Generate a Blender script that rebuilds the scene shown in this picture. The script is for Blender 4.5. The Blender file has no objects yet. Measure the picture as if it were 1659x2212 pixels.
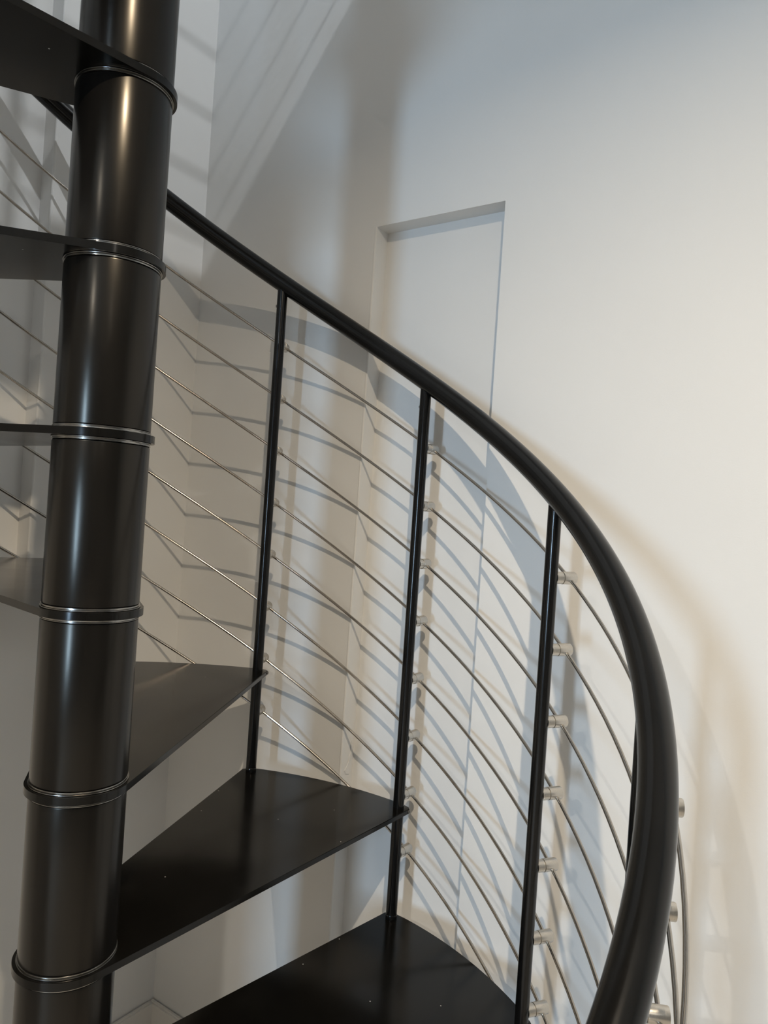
import bpy, bmesh, math, random
from mathutils import Matrix, Vector

# ------------------------------------------------------------------ camera, world, lights
scene = bpy.context.scene
COL = scene.collection
R = math.radians

CAM_F = 1581.13          # focal length in pixels of the 1659 x 2212 frame
cam_data = bpy.data.cameras.new('camera')
cam_data.sensor_fit = 'VERTICAL'
cam_data.sensor_height = 24.0
cam_data.lens = CAM_F * 24.0 / 2212.0
cam_data.clip_start = 0.02
cam = bpy.data.objects.new('camera', cam_data)
COL.objects.link(cam)
_f = Vector((-0.565667, 0.824632, 0.001443))
_r = Vector((0.822873, 0.564344, 0.066305))
_u = Vector((-0.053863, -0.038694, 0.997798))
_m = Matrix((_r, _u, -_f)).transposed().to_4x4()
_m.translation = Vector((0.76919, -0.52274, 0.34161))
cam.matrix_world = _m
scene.camera = cam

world = bpy.data.worlds.new('world')
scene.world = world
world.use_nodes = True
_bg = world.node_tree.nodes['Background']
_bg.inputs['Color'].default_value = (0.62, 0.78, 1.0, 1.0)
_bg.inputs['Strength'].default_value = 0.6

scene.view_settings.view_transform = 'Standard'
scene.view_settings.look = 'None'
scene.view_settings.gamma = 1.0
scene.view_settings.use_curve_mapping = False
scene.view_settings.exposure = 0.05

WIN_X, WIN_Z, WIN_W, WIN_H, WIN_Y = 0.72, 0.10, 0.32, 0.90, -3.4
LAMP_P = (0.930, -0.575, 1.455)
LAMP_W, LAMP_C = 25.0, (1.0, 0.825, 0.605)
UP_P, UP_W, UP_C = (1.9, -0.1), 60.0, (0.92, 0.96, 1.0)
DAY_W, DAY_C = 80.0, (0.52, 0.75, 1.0)


def light_area(name, loc, rot, sx, sy, power, color, shape='RECTANGLE'):
    d = bpy.data.lights.new(name, 'AREA')
    d.shape = shape
    d.size = sx
    if shape in ('RECTANGLE', 'ELLIPSE'):
        d.size_y = sy
    d.energy = power
    d.color = color
    o = bpy.data.objects.new(name, d)
    o.location = loc
    o.rotation_euler = rot
    COL.objects.link(o)
    return o


# daylight coming in through the window in the far wall behind the viewer
light_area('daylight', (WIN_X, WIN_Y - 0.12, WIN_Z), (R(90), 0, 0), WIN_W, WIN_H, DAY_W, DAY_C)

# ------------------------------------------------------------------ constants of the stair
H = 0.205               # rise
DK = 0.52261            # turn per tread (rad)
A4 = R(115.118)         # direction of the front edge post of tread 4
RP = 0.6342             # radius of the posts
RRAIL, ZRAIL = 0.6354, 0.7952
RROD, ZROD, DROD = 0.6665, 0.6723, 0.10802
RC = 0.0544             # pole
TT = 0.0045             # half the tread thickness
K0, K1 = -3, 8          # first and last tread
FLOOR = -1.025
CEIL = 1.480
YB, XA = 0.667, -0.628  # faces of the two walls
NICHE = 0.041
NBX0, NBX1, NBZ = -0.111, 0.173, 0.918
NAY, NAZ = 0.278, 0.13


def ang(k):
    return A4 - (k - 4) * DK


def zk(k):
    return (4 - k) * H


# ------------------------------------------------------------------ materials
def new_mat(name):
    m = bpy.data.materials.new(name)
    m.use_nodes = True
    nt = m.node_tree
    return m, nt, nt.nodes['Principled BSDF']


def noise(nt, scale, detail=4.0, rough=0.55, stretch=None):
    tc = nt.nodes.new('ShaderNodeTexCoord')
    n = nt.nodes.new('ShaderNodeTexNoise')
    n.inputs['Scale'].default_value = scale
    n.inputs['Detail'].default_value = detail
    n.inputs['Roughness'].default_value = rough
    if stretch:
        mp = nt.nodes.new('ShaderNodeMapping')
        mp.inputs['Scale'].default_value = stretch
        nt.links.new(tc.outputs['Object'], mp.inputs['Vector'])
        nt.links.new(mp.outputs['Vector'], n.inputs['Vector'])
    else:
        nt.links.new(tc.outputs['Object'], n.inputs['Vector'])
    return n


def ramp(nt, src, c0, c1, p0=0.3, p1=0.7):
    r = nt.nodes.new('ShaderNodeValToRGB')
    r.color_ramp.elements[0].position = p0
    r.color_ramp.elements[1].position = p1
    r.color_ramp.elements[0].color = c0
    r.color_ramp.elements[1].color = c1
    nt.links.new(src, r.inputs['Fac'])
    return r


def maprange(nt, src, a, b, f0=0.0, f1=1.0):
    r = nt.nodes.new('ShaderNodeMapRange')
    r.inputs['From Min'].default_value = f0
    r.inputs['From Max'].default_value = f1
    r.inputs['To Min'].default_value = a
    r.inputs['To Max'].default_value = b
    nt.links.new(src, r.inputs['Value'])
    return r


def bump(nt, bsdf, src, strength, dist):
    b = nt.nodes.new('ShaderNodeBump')
    b.inputs['Strength'].default_value = strength
    b.inputs['Distance'].default_value = dist
    nt.links.new(src, b.inputs['Height'])
    nt.links.new(b.outputs['Normal'], bsdf.inputs['Normal'])


def mat_paint():
    m, nt, b = new_mat('wall_paint')
    n = noise(nt, 2.2, 3)
    c = ramp(nt, n.outputs['Fac'], (0.775, 0.772, 0.757, 1), (0.80, 0.797, 0.782, 1))
    nt.links.new(c.outputs['Color'], b.inputs['Base Color'])
    b.inputs['Roughness'].default_value = 0.75
    n2 = noise(nt, 420, 3)
    bump(nt, b, n2.outputs['Fac'], 0.12, 0.0006)
    return m


def mat_dark():  # grey made up for the unseen walls, to darken reflections
    m, nt, b = new_mat('grey_wall_paint')
    n = noise(nt, 2.2, 3)
    c = ramp(nt, n.outputs['Fac'], (0.24, 0.232, 0.22, 1), (0.27, 0.262, 0.25, 1))
    nt.links.new(c.outputs['Color'], b.inputs['Base Color'])
    b.inputs['Roughness'].default_value = 0.8
    return m


def mat_trim():
    m, nt, b = new_mat('trim_paint')
    n = noise(nt, 3, 2)
    c = ramp(nt, n.outputs['Fac'], (0.80, 0.77, 0.72, 1), (0.84, 0.81, 0.76, 1))
    nt.links.new(c.outputs['Color'], b.inputs['Base Color'])
    b.inputs['Roughness'].default_value = 0.45
    return m


def mat_floor():
    m, nt, b = new_mat('floor_boards')
    n = noise(nt, 3, 6, 0.6, (0.4, 6, 1))
    c = ramp(nt, n.outputs['Fac'], (0.46, 0.425, 0.375, 1), (0.56, 0.525, 0.47, 1))
    nt.links.new(c.outputs['Color'], b.inputs['Base Color'])
    b.inputs['Roughness'].default_value = 0.5
    return m


def mat_black(name, col, rough, metallic=0.0, var=0.06, stretch=None, coat=0.0, spec=0.5, bumpiness=0.0):
    m, nt, b = new_mat(name)
    n = noise(nt, 9, 5, 0.6, stretch)
    c = ramp(nt, n.outputs['Fac'], tuple(x * 0.75 for x in col) + (1,), tuple(x * 1.3 for x in col) + (1,))
    nt.links.new(c.outputs['Color'], b.inputs['Base Color'])
    rr = maprange(nt, n.outputs['Fac'], rough - var, rough + var, 0.25, 0.75)
    nt.links.new(rr.outputs['Result'], b.inputs['Roughness'])
    b.inputs['Metallic'].default_value = metallic
    b.inputs['Coat Weight'].default_value = coat
    b.inputs['Coat Roughness'].default_value = 0.2
    b.inputs['Specular IOR Level'].default_value = spec
    if bumpiness:
        n2 = noise(nt, 260, 3, 0.6, None)
        bump(nt, b, n2.outputs['Fac'], bumpiness, 0.0005)
    return m


def mat_tread():
    m = mat_black('tread_paint', (0.004, 0.0037, 0.0031), 0.17, 0.0, 0.03, None, 0.0, 0.26, 0.0)
    nt = m.node_tree
    b = nt.nodes['Principled BSDF']
    # sparse specks of pale dust
    tc = nt.nodes.new('ShaderNodeTexCoord')
    v = nt.nodes.new('ShaderNodeTexVoronoi')
    v.voronoi_dimensions = '2D'
    v.inputs['Scale'].default_value = 11.0
    nt.links.new(tc.outputs['Object'], v.inputs['Vector'])
    lt = nt.nodes.new('ShaderNodeMath')
    lt.operation = 'LESS_THAN'
    lt.inputs[1].default_value = 0.010
    nt.links.new(v.outputs['Distance'], lt.inputs[0])
    sep = nt.nodes.new('ShaderNodeSeparateColor')
    nt.links.new(v.outputs['Color'], sep.inputs['Color'])
    gt = nt.nodes.new('ShaderNodeMath')
    gt.operation = 'GREATER_THAN'
    gt.inputs[1].default_value = 0.7
    nt.links.new(sep.outputs['Red'], gt.inputs[0])
    mu = nt.nodes.new('ShaderNodeMath')
    mu.operation = 'MULTIPLY'
    nt.links.new(lt.outputs[0], mu.inputs[0])
    nt.links.new(gt.outputs[0], mu.inputs[1])
    mix = nt.nodes.new('ShaderNodeMix')
    mix.data_type = 'RGBA'
    src = b.inputs['Base Color'].links[0].from_socket
    nt.links.new(src, mix.inputs[6])
    mix.inputs[7].default_value = (0.55, 0.53, 0.5, 1)
    nt.links.new(mu.outputs[0], mix.inputs[0])
    nt.links.new(mix.outputs[2], b.inputs['Base Color'])
    return m


def mat_metal(name, col, rough, stretch=None, aniso=0.0):
    m, nt, b = new_mat(name)
    n = noise(nt, 40, 4, 0.6, stretch)
    c = ramp(nt, n.outputs['Fac'], tuple(x * 0.88 for x in col) + (1,), col + (1,))
    nt.links.new(c.outputs['Color'], b.inputs['Base Color'])
    b.inputs['Metallic'].default_value = 1.0
    rr = maprange(nt, n.outputs['Fac'], rough * 0.8, rough * 1.2, 0.25, 0.75)
    nt.links.new(rr.outputs['Result'], b.inputs['Roughness'])
    b.inputs['Anisotropic'].default_value = aniso
    return m


def mat_emit(name, col, s):
    m, nt, b = new_mat(name)
    b.inputs['Base Color'].default_value = (0.8, 0.8, 0.8, 1)
    b.inputs['Emission Color'].default_value = col + (1,)
    b.inputs['Emission Strength'].default_value = s
    return m


def mat_glass():
    m = bpy.data.materials.new('window_glass')
    m.use_nodes = True
    nt = m.node_tree
    nt.nodes.clear()
    out = nt.nodes.new('ShaderNodeOutputMaterial')
    mix = nt.nodes.new('ShaderNodeMixShader')
    tr = nt.nodes.new('ShaderNodeBsdfTransparent')
    gl = nt.nodes.new('ShaderNodeBsdfGlossy')
    gl.inputs['Roughness'].default_value = 0.02
    mix.inputs[0].default_value = 0.06
    nt.links.new(tr.outputs[0], mix.inputs[1])
    nt.links.new(gl.outputs[0], mix.inputs[2])
    nt.links.new(mix.outputs[0], out.inputs['Surface'])
    return m


PAINT = mat_paint()
TRIM = mat_trim()
DARKP = mat_dark()
FLOORM = mat_floor()
POLE = mat_black('pole_steel', (0.0045, 0.004, 0.0035), 0.23, 0.0, 0.04, (3, 3, 0.5), 0.0, 0.33)
POLE.node_tree.nodes['Principled BSDF'].inputs['Specular Tint'].default_value = (1.0, 0.93, 0.82, 1.0)
TREAD = mat_tread()
POST = mat_black('post_paint', (0.005, 0.005, 0.005), 0.17, 0.0, 0.03, (2, 2, 0.6), 0.0, 0.35)
RAIL = mat_black('rail_paint', (0.005, 0.0048, 0.0045), 0.19, 0.0, 0.03, None, 0.0, 0.33)
STEEL = mat_metal('brushed_steel', (0.66, 0.62, 0.56), 0.32, (30, 30, 1), 0.3)
RODM = mat_metal('rod_steel', (0.50, 0.46, 0.41), 0.2)
RING = mat_metal('ring_steel', (0.36, 0.35, 0.33), 0.2)
SCREW = mat_metal('screw_steel', (0.25, 0.24, 0.23), 0.3)


# ------------------------------------------------------------------ helpers
def mesh_obj(name, bm, mat, parent=None, smooth=None):
    me = bpy.data.meshes.new(name)
    bmesh.ops.recalc_face_normals(bm, faces=bm.faces[:])
    bm.to_mesh(me)
    bm.free()
    me.materials.append(mat)
    if smooth is not None:
        for f in me.polygons:
            f.use_smooth = True
        try:
            me.set_sharp_from_angle(angle=R(smooth))
        except Exception:
            pass
    o = bpy.data.objects.new(name, me)
    COL.objects.link(o)
    if parent:
        o.parent = parent
    return o


def copy_obj(src, parent=None, name=None):
    o = src.copy()
    COL.objects.link(o)
    o.parent = parent
    return o


def add_box(bm, x0, x1, y0, y1, z0, z1):
    vs = [bm.verts.new((x, y, z)) for z in (z0, z1) for y in (y0, y1) for x in (x0, x1)]
    for q in ((0, 1, 3, 2), (4, 6, 7, 5), (0, 4, 5, 1), (2, 3, 7, 6), (0, 2, 6, 4), (1, 5, 7, 3)):
        bm.faces.new([vs[i] for i in q])


def add_prism(bm, pts, z0, z1):
    a = [bm.verts.new((x, y, z0)) for x, y in pts]
    b = [bm.verts.new((x, y, z1)) for x, y in pts]
    n = len(pts)
    bm.faces.new(a[::-1])
    bm.faces.new(b)
    for i in range(n):
        bm.faces.new((a[i], a[(i + 1) % n], b[(i + 1) % n], b[i]))


def add_lathe(bm, prof, seg=48, axis='z', cap=True):
    """profile of (radius, height) turned about z (or about x for axis='x')"""
    rings = []
    for r, h in prof:
        ring = []
        for i in range(seg):
            a = 2 * math.pi * i / seg
            c, s = r * math.cos(a), r * math.sin(a)
            ring.append(bm.verts.new((c, s, h) if axis == 'z' else (h, c, s)))
        rings.append(ring)
    for j in range(len(rings) - 1):
        for i in range(seg):
            bm.faces.new((rings[j][i], rings[j][(i + 1) % seg], rings[j + 1][(i + 1) % seg], rings[j + 1][i]))
    if cap:
        bm.faces.new(rings[0][::-1])
        bm.faces.new(rings[-1])


def add_tube(bm, pts, rad, seg=16, cap=True):
    rings = []
    n = len(pts)
    for i, p in enumerate(pts):
        t = (pts[min(i + 1, n - 1)] - pts[max(i - 1, 0)]).normalized()
        out = Vector((p.x, p.y, 0)).normalized()
        side = (out - t * out.dot(t)).normalized()
        up = t.cross(side)
        rr = rad[i] if isinstance(rad, (list, tuple)) else rad
        rings.append([bm.verts.new(p + (side * math.cos(2 * math.pi * j / seg) + up * math.sin(2 * math.pi * j / seg)) * rr) for j in range(seg)])
    for a, b in zip(rings, rings[1:]):
        for j in range(seg):
            bm.faces.new((a[j], a[(j + 1) % seg], b[(j + 1) % seg], b[j]))
    if cap:
        bm.faces.new(rings[0][::-1])
        bm.faces.new(rings[-1])


def structure(o, label=None, category=None):
    o['kind'] = 'structure'
    if label:
        o['label'] = label
    if category:
        o['category'] = category
    return o


def polar(r, a, z=0.0):
    return Vector((r * math.cos(a), r * math.sin(a), z))


# ------------------------------------------------------------------ the room
X1, Y0, ZT = 3.6, WIN_Y, 4.15      # right wall, far wall behind the viewer, upper ceiling
TH = 0.12

# wall that faces the window, with the shallow recess beside the stair
bm = bmesh.new()
yb2 = YB + TH
add_box(bm, XA - NICHE - TH, NBX0, YB, yb2, FLOOR, ZT)
add_box(bm, NBX1, X1 + TH, YB, yb2, FLOOR, ZT)
add_box(bm, NBX0, NBX1, YB, yb2, NBZ, ZT)
add_box(bm, NBX0, NBX1, YB + NICHE, yb2, FLOOR, NBZ)
wall_back = structure(mesh_obj('wall_back', bm, PAINT), 'off-white painted wall with a tall shallow recess behind the stair', 'wall')

# wall at the left with its own recess
bm = bmesh.new()
xa2 = XA - TH
add_box(bm, xa2, XA, NAY, YB, FLOOR, ZT)
add_box(bm, xa2, XA, Y0, -NAY, FLOOR, ZT)
add_box(bm, xa2, XA - NICHE, -NAY, NAY, NAZ, ZT)
add_box(bm, xa2, XA, -NAY, NAY, FLOOR, NAZ)
wall_left = structure(mesh_obj('wall_left', bm, PAINT), 'off-white side wall stepping back behind the round pole', 'wall')

bm = bmesh.new()
add_box(bm, X1, X1 + TH, Y0, YB, FLOOR, ZT)
structure(mesh_obj('wall_right', bm, DARKP), 'mid grey wall on the far right side of the room', 'wall')

# slim metal beads under the paint on the outer edges of the recesses
def bead(parent, x, y, z0, z1):
    bm = bmesh.new()
    add_lathe(bm, [(0.003, z0), (0.003, z1)], 12)
    o = mesh_obj('corner_bead', bm, PAINT, parent, 40)
    o.location = (x, y, 0)


bead(wall_back, NBX0 - 0.0022, YB + 0.0022, FLOOR + 0.17, NBZ)
bead(wall_left, XA - 0.0022, NAY + 0.0022, NAZ, ZT)
bead(wall_left, XA - 0.0022, -NAY - 0.0022, NAZ, ZT)

# lifted flake of plaster low on the left side of the back recess
flake = [(0.678, -0.187), (0.684, -0.196), (0.695, -0.199), (0.702, -0.190), (0.703, -0.165), (0.701, -0.140), (0.698, -0.128),
         (0.696, -0.140), (0.697, -0.152), (0.692, -0.160), (0.690, -0.172), (0.685, -0.180)]
bm = bmesh.new()
fa = [bm.verts.new((NBX0 + 0.0002, y, z)) for y, z in flake]
fb = [bm.verts.new((NBX0 + 0.0016, y + (0.6905 - y) * 0.12, z + (-0.166 - z) * 0.08)) for y, z in flake]
bm.faces.new(fb)
for i in range(len(flake)):
    bm.faces.new((fa[i], fa[(i + 1) % len(flake)], fb[(i + 1) % len(flake)], fb[i]))
mesh_obj('plaster_flake', bm, PAINT, wall_back)

# wall behind the viewer, with the window opening
bm = bmesh.new()
wx0, wx1, wz0, wz1 = WIN_X - WIN_W / 2, WIN_X + WIN_W / 2, WIN_Z - WIN_H / 2, WIN_Z + WIN_H / 2
add_box(bm, xa2, wx0, Y0 - TH, Y0, FLOOR, ZT)
add_box(bm, wx1, X1 + TH, Y0 - TH, Y0, FLOOR, ZT)
add_box(bm, wx0, wx1, Y0 - TH, Y0, FLOOR, wz0)
add_box(bm, wx0, wx1, Y0 - TH, Y0, wz1, ZT)
structure(mesh_obj('wall_front', bm, DARKP), 'mid grey wall with a tall window behind the viewer', 'wall')

bm = bmesh.new()
add_box(bm, xa2, X1 + TH, Y0 - TH, yb2, FLOOR - 0.1, FLOOR)
structure(mesh_obj('floor', bm, FLOORM), 'brown floor at the foot of the stair', 'floor')

# ceiling of the lower room, open above the stair, and the ceiling of the upper room
bm = bmesh.new()
ox1, oy0 = 0.76, -0.80
add_box(bm, ox1, X1, Y0, YB, CEIL, CEIL + 0.22)
add_box(bm, XA, ox1, Y0, oy0, CEIL, CEIL + 0.22)
add_box(bm, 0.09, ox1, 0.0, YB, CEIL, CEIL + 0.22)  # unseen landing slab, added so its edge shades the back wall
add_box(bm, 0.01, 0.09, 0.09, YB, CEIL, CEIL + 0.22)
structure(mesh_obj('ceiling', bm, PAINT), 'white ceiling around the open stairwell', 'ceiling')
bm = bmesh.new()
add_box(bm, xa2, X1 + TH, Y0 - TH, yb2, ZT, ZT + 0.1)
structure(mesh_obj('ceiling', bm, PAINT), 'white ceiling high above the stairwell', 'ceiling')

# window frame and pane
wf = bpy.data.objects.new('window_1', None)
COL.objects.link(wf)
wf.location = (WIN_X, Y0, wz0)
structure(wf, 'tall white framed window behind the viewer', 'window')
bm = bmesh.new()
fw = 0.045
hw = WIN_W / 2
add_box(bm, -hw, -hw + fw, -0.08, -0.02, 0, WIN_H)
add_box(bm, hw - fw, hw, -0.08, -0.02, 0, WIN_H)
add_box(bm, -hw + fw, hw - fw, -0.08, -0.02, 0, fw)
add_box(bm, -hw + fw, hw - fw, -0.08, -0.02, WIN_H - fw, WIN_H)
mesh_obj('window_frame', bm, TRIM, wf)
bm = bmesh.new()
add_box(bm, -hw + fw, hw - fw, -0.053, -0.047, fw, WIN_H - fw)
mesh_obj('pane', bm, mat_glass(), wf)

# baseboards
BH, BT = 0.162, 0.013


def board(name, x0, x1, y0, y1, label):
    bm = bmesh.new()
    add_box(bm, x0, x1, y0, y1, FLOOR, FLOOR + BH)
    bmesh.ops.bevel(bm, geom=[e for e in bm.edges if all(v.co.z > FLOOR + 0.1 for v in e.verts)], offset=0.004, segments=2, affect='EDGES')
    structure(mesh_obj(name, bm, TRIM), label, 'baseboard')


board('baseboard_back', XA, NBX0, YB - BT, YB, 'cream baseboard in the corner under the stair')
board('baseboard_right', NBX1, X1, YB - BT, YB, 'cream baseboard right of the wall recess')
board('baseboard_left', XA, XA + BT, -0.79, YB - BT, 'cream baseboard along the left wall by the corner')

# ------------------------------------------------------------------ ceiling downlight
LENS = mat_emit('lamp_lens', (1.0, 0.82, 0.6), 6.0)


def downlight(x, y, drop, power, label, z=CEIL, color=LAMP_C, spread=157, size=0.03, scale=1.0):
    dl = bpy.data.objects.new('ceiling_downlight', None)
    COL.objects.link(dl)
    dl.location = (x, y, z)
    dl.scale = (scale, scale, scale)
    dl['label'] = label
    dl['category'] = 'lamp'
    dl['group'] = 'round ceiling downlights'
    bm = bmesh.new()
    add_lathe(bm, [(0.034, 0.0), (0.048, 0.0), (0.048, -0.004), (0.043, -0.008), (0.034, -0.008), (0.034, 0.0)], 40, cap=False)
    mesh_obj('trim_ring', bm, TRIM, dl, 40)
    bm = bmesh.new()
    add_lathe(bm, [(0.0335, -0.001), (0.0335, -0.004)], 32)
    mesh_obj('lens', bm, LENS, dl, 40)
    lo = light_area('downlight_lamp', (0, 0, -drop), (0, 0, 0), size, size, power, color, 'DISK')
    lo.data.spread = R(spread)
    lo.parent = dl


downlight(LAMP_P[0], LAMP_P[1], CEIL - LAMP_P[2], LAMP_W, 'small round ceiling downlight next to the stairwell opening')
downlight(2.4, -1.6, 0.025, 5.0, 'small round fill downlight added in the middle of the room', CEIL, (1.0, 0.93, 0.83))  # unseen fill lamp, added to raise the ambient light
downlight(2.6, -2.9, 0.025, 6.0, 'small round fill downlight added near the window wall', CEIL, (1.0, 0.93, 0.83))  # second added fill lamp, also out of view
downlight(0.6, -2.5, 0.025, 26.0, 'small round fill downlight added in front of the shade cabinet', CEIL, (1.0, 0.93, 0.83))  # strongest added fill, brightens the left walls

downlight(UP_P[0], UP_P[1], 0.025, UP_W, 'small round white downlight in the ceiling of the upper floor', ZT, UP_C, 165, 0.066, 1.35)

# ------------------------------------------------------------------ unseen cabinet, added to keep window light off the left side
cab = bpy.data.objects.new('shade_cabinet', None)
COL.objects.link(cab)
cab.location = (XA + 0.002, -0.80, FLOOR)
cab['label'] = 'tall white two-door cabinet added to block window light'
cab['category'] = 'cabinet'
CW, CD, CH = 0.60, 0.67, 1.84
bm = bmesh.new()
add_box(bm, 0, CD, -CW, 0, 0, CH)
mesh_obj('body', bm, TRIM, cab)
for s_ in (0, 1):
    bm = bmesh.new()
    add_box(bm, CD, CD + 0.02, -CW + 0.004 + s_ * CW / 2, -CW / 2 - 0.004 + s_ * CW / 2, 0.06, CH - 0.005)
    d_ = mesh_obj('door', bm, TRIM, cab)
    bm = bmesh.new()
    yh = -CW / 2 + (0.03 if s_ else -0.03)
    add_box(bm, CD + 0.02, CD + 0.045, yh - 0.006, yh + 0.006, 0.85, 1.05)
    mesh_obj('handle', bm, SCREW, d_)

# ------------------------------------------------------------------ the spiral staircase
stair = bpy.data.objects.new('spiral_staircase', None)
COL.objects.link(stair)
stair.location = (0, 0, FLOOR)
stair['label'] = 'black steel spiral staircase with round pole, black handrail and thin steel rods'
stair['category'] = 'staircase'
S0 = Vector((0, 0, -FLOOR))       # stair local = world + S0


def tangent_pts(q, r):
    """the two points of the circle (radius r, at the origin) whose tangents meet q"""
    d = math.hypot(*q)
    a = math.atan2(q[1], q[0])
    b = math.acos(r / d)
    return a + b, a - b


# --- one tread, its front post in the direction of local +x
RCOL = 0.0595
ROUT = 0.6515
qf, qb = (0.6475, -0.0185), (0.5445, 0.337)
outline = []
_, af = tangent_pts(qf, RCOL)      # tangent on the lower side
ab, _ = tangent_pts(qb, RCOL)
outline.append((RCOL * math.cos(af), RCOL * math.sin(af)))
outline.append((qf[0] - 0.004, qf[1] - 0.0003))
outline.append((qf[0] + 0.002, qf[1] + 0.006))
a0, a1 = R(0.3), R(29.8)
for i in range(25):
    a = a0 + (a1 - a0) * i / 24
    outline.append((ROUT * math.cos(a), ROUT * math.sin(a)))
outline.append((qb[0] + 0.008, qb[1] - 0.003))
outline.append(qb)
n_arc = 40
b0 = ab
b1 = af + 2 * math.pi if af < ab else af
for i in range(n_arc):
    a = b0 + (b1 - b0) * i / n_arc
    outline.append((RCOL * math.cos(a), RCOL * math.sin(a)))
bm = bmesh.new()
add_prism(bm, outline, -TT, TT)
bmesh.ops.bevel(bm, geom=[e for e in bm.edges if abs(e.verts[0].co.z - e.verts[1].co.z) < 1e-6], offset=0.0009, segments=2, affect='EDGES')
tread0 = mesh_obj('tread', bm, TREAD, stair, 35)
bm = bmesh.new()
add_lathe(bm, [(0.0032, 0.0), (0.0032, 0.0012), (0.0024, 0.002), (0.0012, 0.002), (0.0009, 0.0006)], 16)
bmesh.ops.rotate(bm, verts=bm.verts[:], cent=(0, 0, 0), matrix=Matrix.Rotation(R(90), 3, 'X'))
screw0 = mesh_obj('set_screw', bm, SCREW, tread0, 40)
screw0.location = (0.6415, -0.0188, 0.0)

# --- one piece of the pole between two treads, and the steel ring at each end of it
RH = 0.0044
bm = bmesh.new()
zl, zh = TT + RH, H - TT - RH
add_lathe(bm, [(RC - 0.0012, zl), (RC - 0.0002, zl + 0.0006), (RC, zl + 0.0016), (RC, zh - 0.0016), (RC - 0.0002, zh - 0.0006), (RC - 0.0012, zh)], 96)
tube0 = mesh_obj('pole_tube', bm, POLE, stair, 40)
bm = bmesh.new()
add_lathe(bm, [(RC + 0.0004, 0), (RC + 0.0014, 0.0006), (RC + 0.0013, 0.0012), (RC - 0.0006, 0.0018), (RC - 0.0006, 0.0027),
               (RC + 0.0006, 0.0031), (RC + 0.0006, 0.0037), (RC - 0.001, RH)], 96)
ring0 = mesh_obj('pole_ring', bm, RING, stair, 25)

# --- post, standoff and foot
post_len0 = ZRAIL - (-H + TT) - 0.012
bm = bmesh.new()
PR = 0.0103
add_lathe(bm, [(PR, 0.0), (PR, post_len0)], 32)
post0 = mesh_obj('post', bm, POST, stair, 40)
bm = bmesh.new()
add_lathe(bm, [(PR + 0.0001, 0.0), (PR + 0.0003, 0.0003), (PR + 0.0003, 0.0080), (PR + 0.0001, 0.0083)], 32)
foot0 = mesh_obj('foot_plug', bm, POST, post0, 40)
SR = 0.0095
bm = bmesh.new()
add_lathe(bm, [(SR - 0.0004, PR - 0.003), (SR - 0.0004, 0.0188), (SR - 0.0014, 0.0190), (SR - 0.0014, 0.0196), (SR, 0.0199),
               (SR, 0.0410), (SR - 0.0005, 0.0419), (SR - 0.0016, 0.0423)], 32, axis='x')
stand0 = mesh_obj('standoff', bm, STEEL, post0, 40)
bm = bmesh.new()
add_lathe(bm, [(0.0030, 0.0), (0.0030, 0.0015), (0.0018, 0.0022)], 14)
bmesh.ops.rotate(bm, verts=bm.verts[:], cent=(0, 0, 0), matrix=Matrix.Rotation(R(-90), 3, 'X'))
pin0 = mesh_obj('set_screw', bm, SCREW, post0, 40)

first = True
for k in range(K0, K1 + 1):
    a = ang(k)
    # tread
    t = tread0 if first else copy_obj(tread0, stair)
    t.location = Vector((0, 0, zk(k))) + S0
    t.rotation_euler = (0, 0, a)
    if not first:
        copy_obj(screw0, t)
    # pole piece above the tread, with its two rings
    p = tube0 if first else copy_obj(tube0, stair)
    p.location = Vector((0, 0, zk(k))) + S0
    for up in (True, False):
        g = ring0 if (first and up) else copy_obj(ring0, stair)
        g.location = Vector((0, 0, zk(k) + (TT if up else -TT))) + S0
        g.rotation_euler = (0, 0, 0) if up else (math.pi, 0, 0)
        g['label'] = 'bright steel ring where the pole meets the tread'
    # post from the tread below up to the rail
    q = post0 if first else copy_obj(post0, stair)
    zb = zk(k + 1) + TT
    q.location = polar(RP, a, zb) + S0
    q.rotation_euler = (0, 0, a)
    if not first:
        copy_obj(foot0, q)
    for i in range(8):
        s = stand0 if (first and i == 0) else copy_obj(stand0, q)
        s.location = (0, 0, ZROD - i * DROD - (k - 4) * H - zb)
        s['label'] = 'brushed steel standoff holding a rod'
    s = pin0 if first else copy_obj(pin0, q)
    s.location = (-0.001, PR - 0.0004, post_len0 - 0.035)
    first = False

# lowest pole piece down to the floor with a base plate
bm = bmesh.new()
add_lathe(bm, [(RC, FLOOR - zk(K1) + 0.012), (RC, -TT - RH)], 96)
o = mesh_obj('pole_tube', bm, POLE, stair, 40)
o.location = Vector((0, 0, zk(K1))) + S0
bm = bmesh.new()
add_lathe(bm, [(0.12, 0.0), (0.12, 0.010), (0.118, 0.012)], 64)
mesh_obj('base_plate', bm, POLE, stair, 40)

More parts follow.
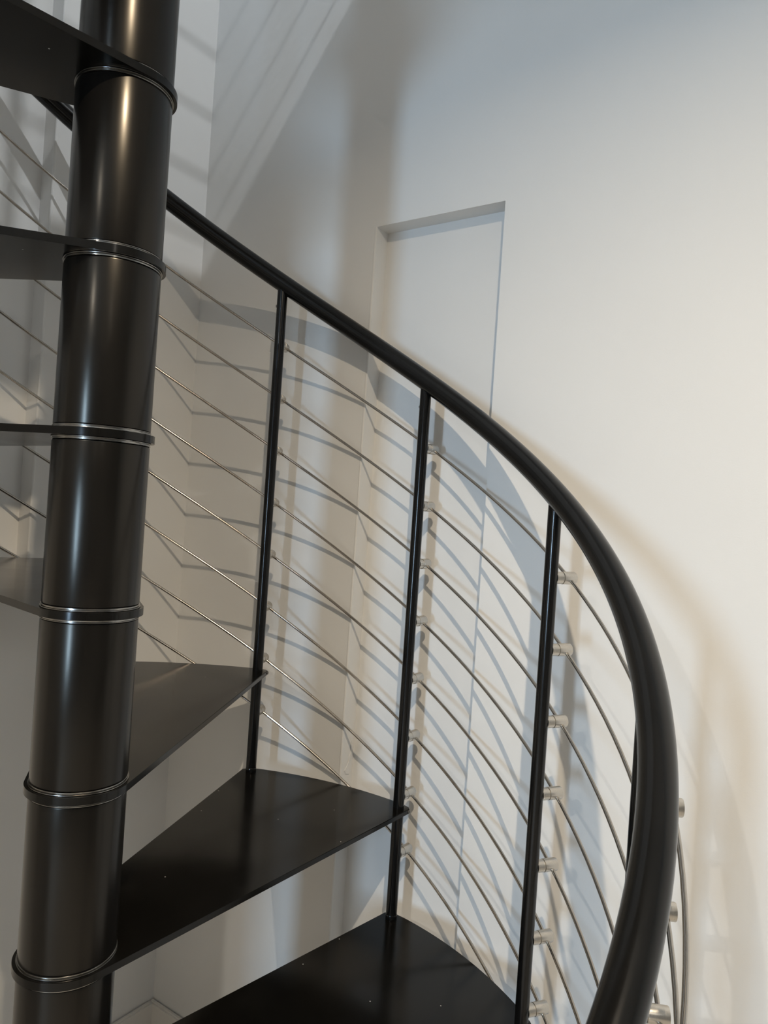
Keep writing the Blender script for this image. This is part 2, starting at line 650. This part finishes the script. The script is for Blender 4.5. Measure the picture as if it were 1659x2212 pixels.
# --- rods
KA, KB = K0 - 0.12, K1 + 0.05


def helix(r, z4, ka, kb, per=14):
    n = int((kb - ka) * per) + 1
    out = []
    for i in range(n + 1):
        k = ka + (kb - ka) * i / n
        out.append(polar(r, ang(k), z4 - (k - 4) * H) + S0)
    return out


for i in range(8):
    bm = bmesh.new()
    add_tube(bm, helix(RROD, ZROD - i * DROD, KA, KB), 0.0027, 12)
    o = mesh_obj('rod', bm, RODM, stair, 60)
    o['label'] = 'thin steel rod curving along the outside of the posts'

# --- handrail
pts = helix(RRAIL, ZRAIL, K0 - 0.6, K1 + 0.35, 20)
bm = bmesh.new()
add_tube(bm, pts, [0.010, 0.015] + [0.0178] * (len(pts) - 4) + [0.015, 0.010], 40)
o = mesh_obj('handrail', bm, RAIL, stair, 60)
o['label'] = 'round black handrail'

# --- unseen guard rail, added to cast the rod streaks on the back wall
GX, GZ = 0.03, CEIL + 0.22
gr = bpy.data.objects.new('added_guard_rail', None)
COL.objects.link(gr)
gr.location = (GX, 0.0, GZ)
gr['label'] = 'straight guard rail of thin steel rods, added to cast shadow streaks'
gr['category'] = 'railing'
for yy in (0.13, 0.62):
    bm = bmesh.new()
    add_lathe(bm, [(PR, 0.0), (PR, 0.90)], 24)
    o = mesh_obj('post', bm, POST, gr, 40)
    o.location = (0, yy, 0)
for i in range(7):
    bm = bmesh.new()
    add_lathe(bm, [(0.003, -0.27), (0.003, 0.27)], 12)
    bmesh.ops.rotate(bm, verts=bm.verts[:], cent=(0, 0, 0), matrix=Matrix.Rotation(R(90), 3, 'X'))
    o = mesh_obj('rod', bm, RODM, gr, 40)
    o.location = (0, 0.39, 0.09 + i * 0.11)
bm = bmesh.new()
add_lathe(bm, [(0.0178, -0.27), (0.0178, 0.27)], 24)
bmesh.ops.rotate(bm, verts=bm.verts[:], cent=(0, 0, 0), matrix=Matrix.Rotation(R(90), 3, 'X'))
o = mesh_obj('handrail', bm, RAIL, gr, 40)
o.location = (0, 0.385, 0.90)
